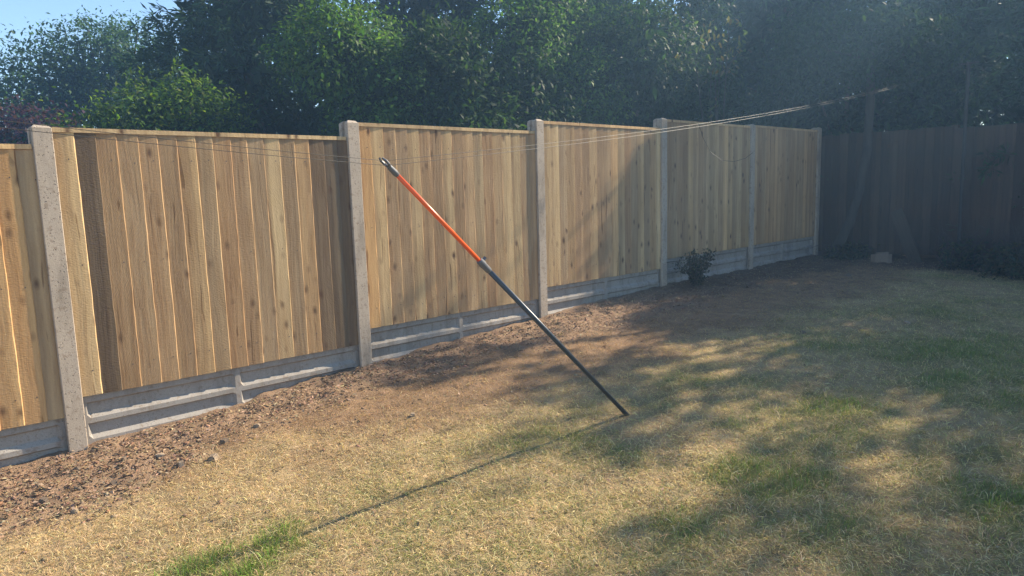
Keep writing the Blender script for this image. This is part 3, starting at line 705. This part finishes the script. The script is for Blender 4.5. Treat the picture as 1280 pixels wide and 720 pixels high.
# scrub pile at the right, before the back fence
def scrub(label, at, rx, ry, h, n, cols, seed):
    root = link('scrub_clump', None, None, (at[0], at[1], gzs(*at))); tag(root, label, 'scrub', 'scrub by the back fence')
    rg = random.Random(seed); tp = []
    for k in range(26):
        a = rg.random()*6.28; b = rg.random()**.5
        p0 = Vector((math.cos(a)*rx*b*.6, math.sin(a)*ry*b*.6, -.02)); p2 = p0+Vector((rg.uniform(-.35, .35), rg.uniform(-.35, .35), h*rg.uniform(.5, 1.25)))
        p1 = p0.lerp(p2, .5)+Vector((0, 0, .08)); tp.append(tube([p0, p1, p2, p2+Vector((rg.uniform(-.15, .15), rg.uniform(-.15, .15), -.06))], [.006, .005, .003, .0015], 5))
    v, f = merge(tp); link('stem', make_mesh('stem', v, f, M_BARK2), root)
    Pq, Nq = lobes_points([(0, 0, h*.25, rx, ry, h*.55), (rx*.4, -ry*.3, h*.35, rx*.5, ry*.5, h*.5)], n, .2)
    Pq[:, 2] = np.abs(Pq[:, 2]); C = np.repeat(Pq, 5, 0)+RNG.normal(size=(n*5, 3))*.04; m = len(C)
    V, F, Cc = leaves(C, norm(rdir(m)+np.array([0, 0, .2])), rdir(m), RNG.uniform(.04, .09, m), RNG.uniform(.018, .035, m), leafcol(m, cols), .3, 4)
    link('crown', make_mesh('crown', V, F, M_LEAF, Cc), root)
SCR = [(.04, .055, .028), (.06, .055, .03), (.09, .08, .05)]
scrub('low tangle of scrub at the right edge before the back fence', (9.1, -2.75), .6, .5, .55, 800, SCR, 1)
scrub('thin weedy clump left of the right-hand scrub tangle', (9.25, -2.0), .28, .25, .45, 160, SCR, 2)
scrub('low weeds round the foot of the leaning trunk', (9.5, -.55), .4, .25, .2, 260, SCR, 3)

# leaning slab and stone block
def rock(name, label, at, size, rot, mat, cat_, group=None, seed=0, sub=2):
    bm = bmesh.new(); bmesh.ops.create_cube(bm, size=1.0)
    bmesh.ops.bevel(bm, geom=list(bm.edges), offset=.16, segments=2, affect='EDGES')
    rg = random.Random(seed)
    for v in bm.verts:
        v.co += Vector((rg.uniform(-.07, .07), rg.uniform(-.07, .07), rg.uniform(-.07, .07)))
        v.co = Vector((v.co.x*size[0], v.co.y*size[1], v.co.z*size[2]))
    me = bpy.data.meshes.new(name); bm.to_mesh(me); bm.free(); me.materials.append(mat)
    o = link(name, me, None, at); o.rotation_euler = rot; tag(o, label, cat_, group); return o
M_STONE = concrete_mat('rough_stone', .4, (.21, .155, .11)); M_FLINT = concrete_mat('pale_flint', .2, (.38, .29, .20))
rock('stone_block', 'grey stone block lying at the foot of the back fence', (9.35, -1.05, gzs(9.35, -1.05)+.06), (.26, .24, .17), (0, .1, .4), M_STONE, 'stone', None, 3)
root = link('leaning_plank', None, None, (9.62, -1.5, gzs(9.62, -1.5))); tag(root, 'short dark plank leaning against the back fence', 'plank')
o = simple('plank', box(-.012, .012, -.08, .08, -.02, .78), M_OLD, root, col=(.10, .08, .06)); o.rotation_euler = (-.42, .2, .0); o.location = (.02, .12, 0)
stones = [(.49, -.78, .055, .04, 'largest pale stone at the lawn edge of the soil bed'), (.02, -.66, .035, .03, 'small stone in the soil in front of the first post'), (.34, -.72, .045, .04, 'brown stone just left of the largest pale stone'),
          (.13, -.44, .03, .028, 'small pale stone right of the first post base'), (-.20, -.86, .03, .03, 'pale stone at the far left edge of the lawn'), (-.28, -.62, .04, .03, 'brown stone in the soil at the far left'),
          (.3, -.5, .045, .03, 'flat pale stone in mid bed below the near gravel board'), (.62, -.60, .05, .03, 'brown stone right of the largest pale stone, inside the bed'), (1.55, -1.16, .032, .025, 'pale stone alone on the brown thatch at mid lawn'),
          (-.08, -.36, .03, .02, 'tiny stone close to the left of the first post base'), (.85, -.52, .04, .03, 'pale stone below the middle rib of the near gravel board'), (4.75, -2.1, .05, .03, 'small brown stone on the shaded lawn right of the prop'),
          (5.6, -2.6, .05, .03, 'pale stone far out on the shaded lawn'), (7.9, -1.2, .06, .04, 'brown stone near the shaded corner of the garden')]
for q, (x, y, s, h_, lb) in enumerate(stones):
    rock('stone', lb or 'small loose stone lying on the soil or thatch', (x, y, gzs(x, y)+h_*.15), (s, s*.75, h_), (random.uniform(-.3, .3), random.uniform(-.3, .3), random.uniform(0, 6)), M_FLINT if q % 2 == 0 else M_STONE, 'stone', 'small loose stones', 50+q)

# ------------------------------------------------------------------ soil chips and litter, grass
def scatter(n, x0, x1, y0, y1, dens, near=None):
    x = RNG.uniform(x0, x1, n*4); y = RNG.uniform(y0, y1, n*4)
    d = np.hypot(x-CAM.x, y-CAM.y)
    w = dens(x, y)*np.clip((3.2/np.maximum(d, 1.0))**1.3, 0, 1.0)
    k = RNG.random(n*4) < w; return x[k][:n], y[k][:n]
# clods and bark chips
x, y = scatter(30000, -1.6, 9.8, -2.2, -.04, lambda x, y: np.clip(soil_amt(x, y)**1.6*(.35+1.1*fbm(x*5, y*5, 81))+.03*sstep(2.2, 1.0, -y), 0, 1)*(1-.5*sstep(1.5, 4, x)))
n = len(x); z = gz(x, y)
cube = np.array([(-1, -1, -1), (1, -1, -1), (1, 1, -1), (-1, 1, -1), (-1, -1, 1), (1, -1, 1), (1, 1, 1), (-1, 1, 1)], float)*.5
cf = np.array([(0, 3, 2, 1), (4, 5, 6, 7), (0, 1, 5, 4), (1, 2, 6, 5), (2, 3, 7, 6), (3, 0, 4, 7)])
sz = np.exp(RNG.normal(math.log(.0048), .65, n)); sz = np.clip(sz, .0028, .022)
scl = np.stack([sz*RNG.uniform(.8, 2.0, n), sz*RNG.uniform(.5, 1.1, n), sz*RNG.uniform(.2, .6, n)], 1)
Vv = cube[None]*(1+RNG.uniform(-.35, .35, (n, 8, 3)))*scl[:, None, :]
a, b, c_ = RNG.uniform(0, 6.28, n), RNG.normal(0, .35, n), RNG.normal(0, .35, n)
def rot(V, ang, i, j):
    ca, sa = np.cos(ang)[:, None], np.sin(ang)[:, None]; p_, q_ = V[..., i].copy(), V[..., j].copy()
    V[..., i] = p_*ca-q_*sa; V[..., j] = p_*sa+q_*ca
rot(Vv, b, 0, 2); rot(Vv, c_, 1, 2); rot(Vv, a, 0, 1)
Vv += np.stack([x, y, z+scl[:, 2]*.25], 1)[:, None, :]
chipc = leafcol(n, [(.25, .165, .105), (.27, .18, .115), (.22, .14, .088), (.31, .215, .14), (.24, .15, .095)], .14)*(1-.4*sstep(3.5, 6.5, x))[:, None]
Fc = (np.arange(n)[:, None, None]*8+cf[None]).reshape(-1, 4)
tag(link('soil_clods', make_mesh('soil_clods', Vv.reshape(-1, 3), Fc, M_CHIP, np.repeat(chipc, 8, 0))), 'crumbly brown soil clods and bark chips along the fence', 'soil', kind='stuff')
# dry leaf litter
x, y = scatter(40000, -1.6, 9.8, -4.6, -.04, lambda x, y: np.clip(soil_amt(x, y)+.05*thin_amt(x, y)+.012, 0, 1))
n = len(x); C = np.stack([x, y, gz(x, y)+.006+RNG.random(n)*.008], 1)
a = RNG.uniform(0, 6.28, n); D = np.stack([np.cos(a), np.sin(a), RNG.normal(0, .25, n)], 1)
V, F, Cc = leaves(C, D, norm(np.array([0, 0, 1.0])+rdir(n)*.45), RNG.uniform(.010, .032, n), RNG.uniform(.006, .017, n), leafcol(n, [(.27, .175, .105), (.19, .115, .072), (.36, .26, .165), (.24, .18, .12)]), .4, 4)
tag(link('leaf_litter', make_mesh('leaf_litter', V, F, M_CHIP, Cc)), 'dry brown leaf litter on the soil bed', 'leaf litter', kind='stuff')

def blades(n, dens, x0, x1, y0, y1, lmin, lmax, wid, lift, colf, name, label, cat_):
    x, y = scatter(n, x0, x1, y0, y1, dens)
    n = len(x); z = gz(x, y)-.003
    a = RNG.uniform(0, 6.28, n); el = np.abs(RNG.normal(lift, .28, n)).clip(.03, 1.45)
    G_ = green_amt(x, y); el = np.clip(el+G_*.35, .03, 1.4)
    L_ = RNG.uniform(lmin, lmax, n)*(1+.35*G_)
    D = np.stack([np.cos(a)*np.cos(el), np.sin(a)*np.cos(el), np.sin(el)], 1)
    S_ = np.stack([-np.sin(a), np.cos(a), RNG.normal(0, .35, n)], 1); S_ = norm(S_)
    w = (wid*RNG.uniform(.6, 1.3, n))[:, None]; Lb = L_[:, None]
    B = np.stack([x, y, z], 1)
    curl = norm(S_*RNG.normal(0, .5, (n, 1))+np.array([0, 0, -.55])+D*.1)
    m1 = B+D*Lb*.5; t1 = m1+(D*.8+curl*.45)*Lb*.5
    t1[:, 2] = np.maximum(t1[:, 2], z+.004)
    V = np.stack([B, m1+S_*w*.5, t1, m1-S_*w*.5], 1).reshape(-1, 3)
    F = np.arange(n*4).reshape(n, 4)
    c = colf(x, y, n, G_)
    me = make_mesh(name, V, F, M_GRASS, np.repeat(c, 4, 0))
    tag(link(name, me), label, cat_, kind='stuff')
def grasscol(x, y, n, G_):
    straw = leafcol(n, [(.62, .47, .25), (.53, .385, .195), (.70, .55, .32), (.40, .27, .13)], .28)
    thin = thin_amt(x, y)[:, None]
    straw = straw*(1-thin*np.array([.36, .47, .52]))
    grn = leafcol(n, [(.19, .215, .06), (.24, .25, .08), (.30, .28, .11)], .3)
    m = (RNG.random(n) < np.clip(G_*.95, 0, .85))[:, None]
    yg = leafcol(n, [(.36, .33, .13)], .25); half = (RNG.random(n) < .22*sstep(1.2, 2.0, -y))[:, None]
    return np.where(m, grn, np.where(half, yg, straw))
def lawn_d(x, y):
    s = soil_amt(x, y)**.8; t = (1-.75*thin_amt(x, y))*(.35+.95*sstep(.38, .56, fbm(x*11, y*11, 13, 3)))
    return np.clip((1-s)*(.34+.66*t)+.05, 0, 1)
blades(400000, lawn_d, -1.4, 9.8, -4.9, -.1, .02, .06, .0024, .42, grasscol, 'grass_blades', 'short dry straw-coloured grass with green tufts', 'grass')
blades(14000, lambda x, y: np.clip(lawn_d(x, y)+.25, 0, 1)*.8, -1.4, 9.8, -4.9, -.1, .07, .16, .0022, .10, lambda x, y, n, G_: leafcol(n, [(.50, .40, .23), (.42, .32, .18)], .25), 'straw_stalks', 'long loose straw stalks lying on the lawn', 'straw')
TG = lambda x, y, n, G_: leafcol(n, [(.16, .27, .04), (.21, .31, .055), (.14, .22, .04), (.33, .34, .12)], .3)
blades(3200, lambda x, y: np.clip((green_amt(x, y)-.4)*1.5, 0, 1)*sstep(.4, .62, fbm(x*17, y*17, 23, 3)), -.45, .75, -2.15, -1.6, .035, .085, .0028, .85, TG, 'fresh_grass_tuft', 'bright green grass tuft at the lower left of the lawn', 'grass')
blades(26000, lambda x, y: np.clip((green_amt(x, y)-.42)*2, 0, 1), -1.0, 6, -4.6, -1.2, .035, .075, .0028, .75, lambda x, y, n, G_: leafcol(n, [(.17, .235, .05), (.21, .26, .065), (.13, .19, .045)], .3), 'green_tufts', 'fresh green grass tufts in the dry lawn', 'grass')

# ------------------------------------------------------------------ bluish haze box, added to stand in for lens glare
hm = bpy.data.materials.new('haze'); hm.use_nodes = True; hn = hm.node_tree
hn.nodes.remove(hn.nodes['Principled BSDF'])
pv = hn.nodes.new('ShaderNodeVolumePrincipled'); pv.inputs['Color'].default_value = (.38, .66, 1.0, 1); pv.inputs['Density'].default_value = HAZE; pv.inputs['Anisotropy'].default_value = .5
hn.links.new(pv.outputs[0], hn.nodes['Material Output'].inputs['Volume'])
v, f = box(-9, 19, -13, 16, -2.2, 12.5)
tag(link('haze', make_mesh('haze', v, f, hm)), 'thin bluish haze added in place of a lens glare veil', 'haze', kind='stuff')
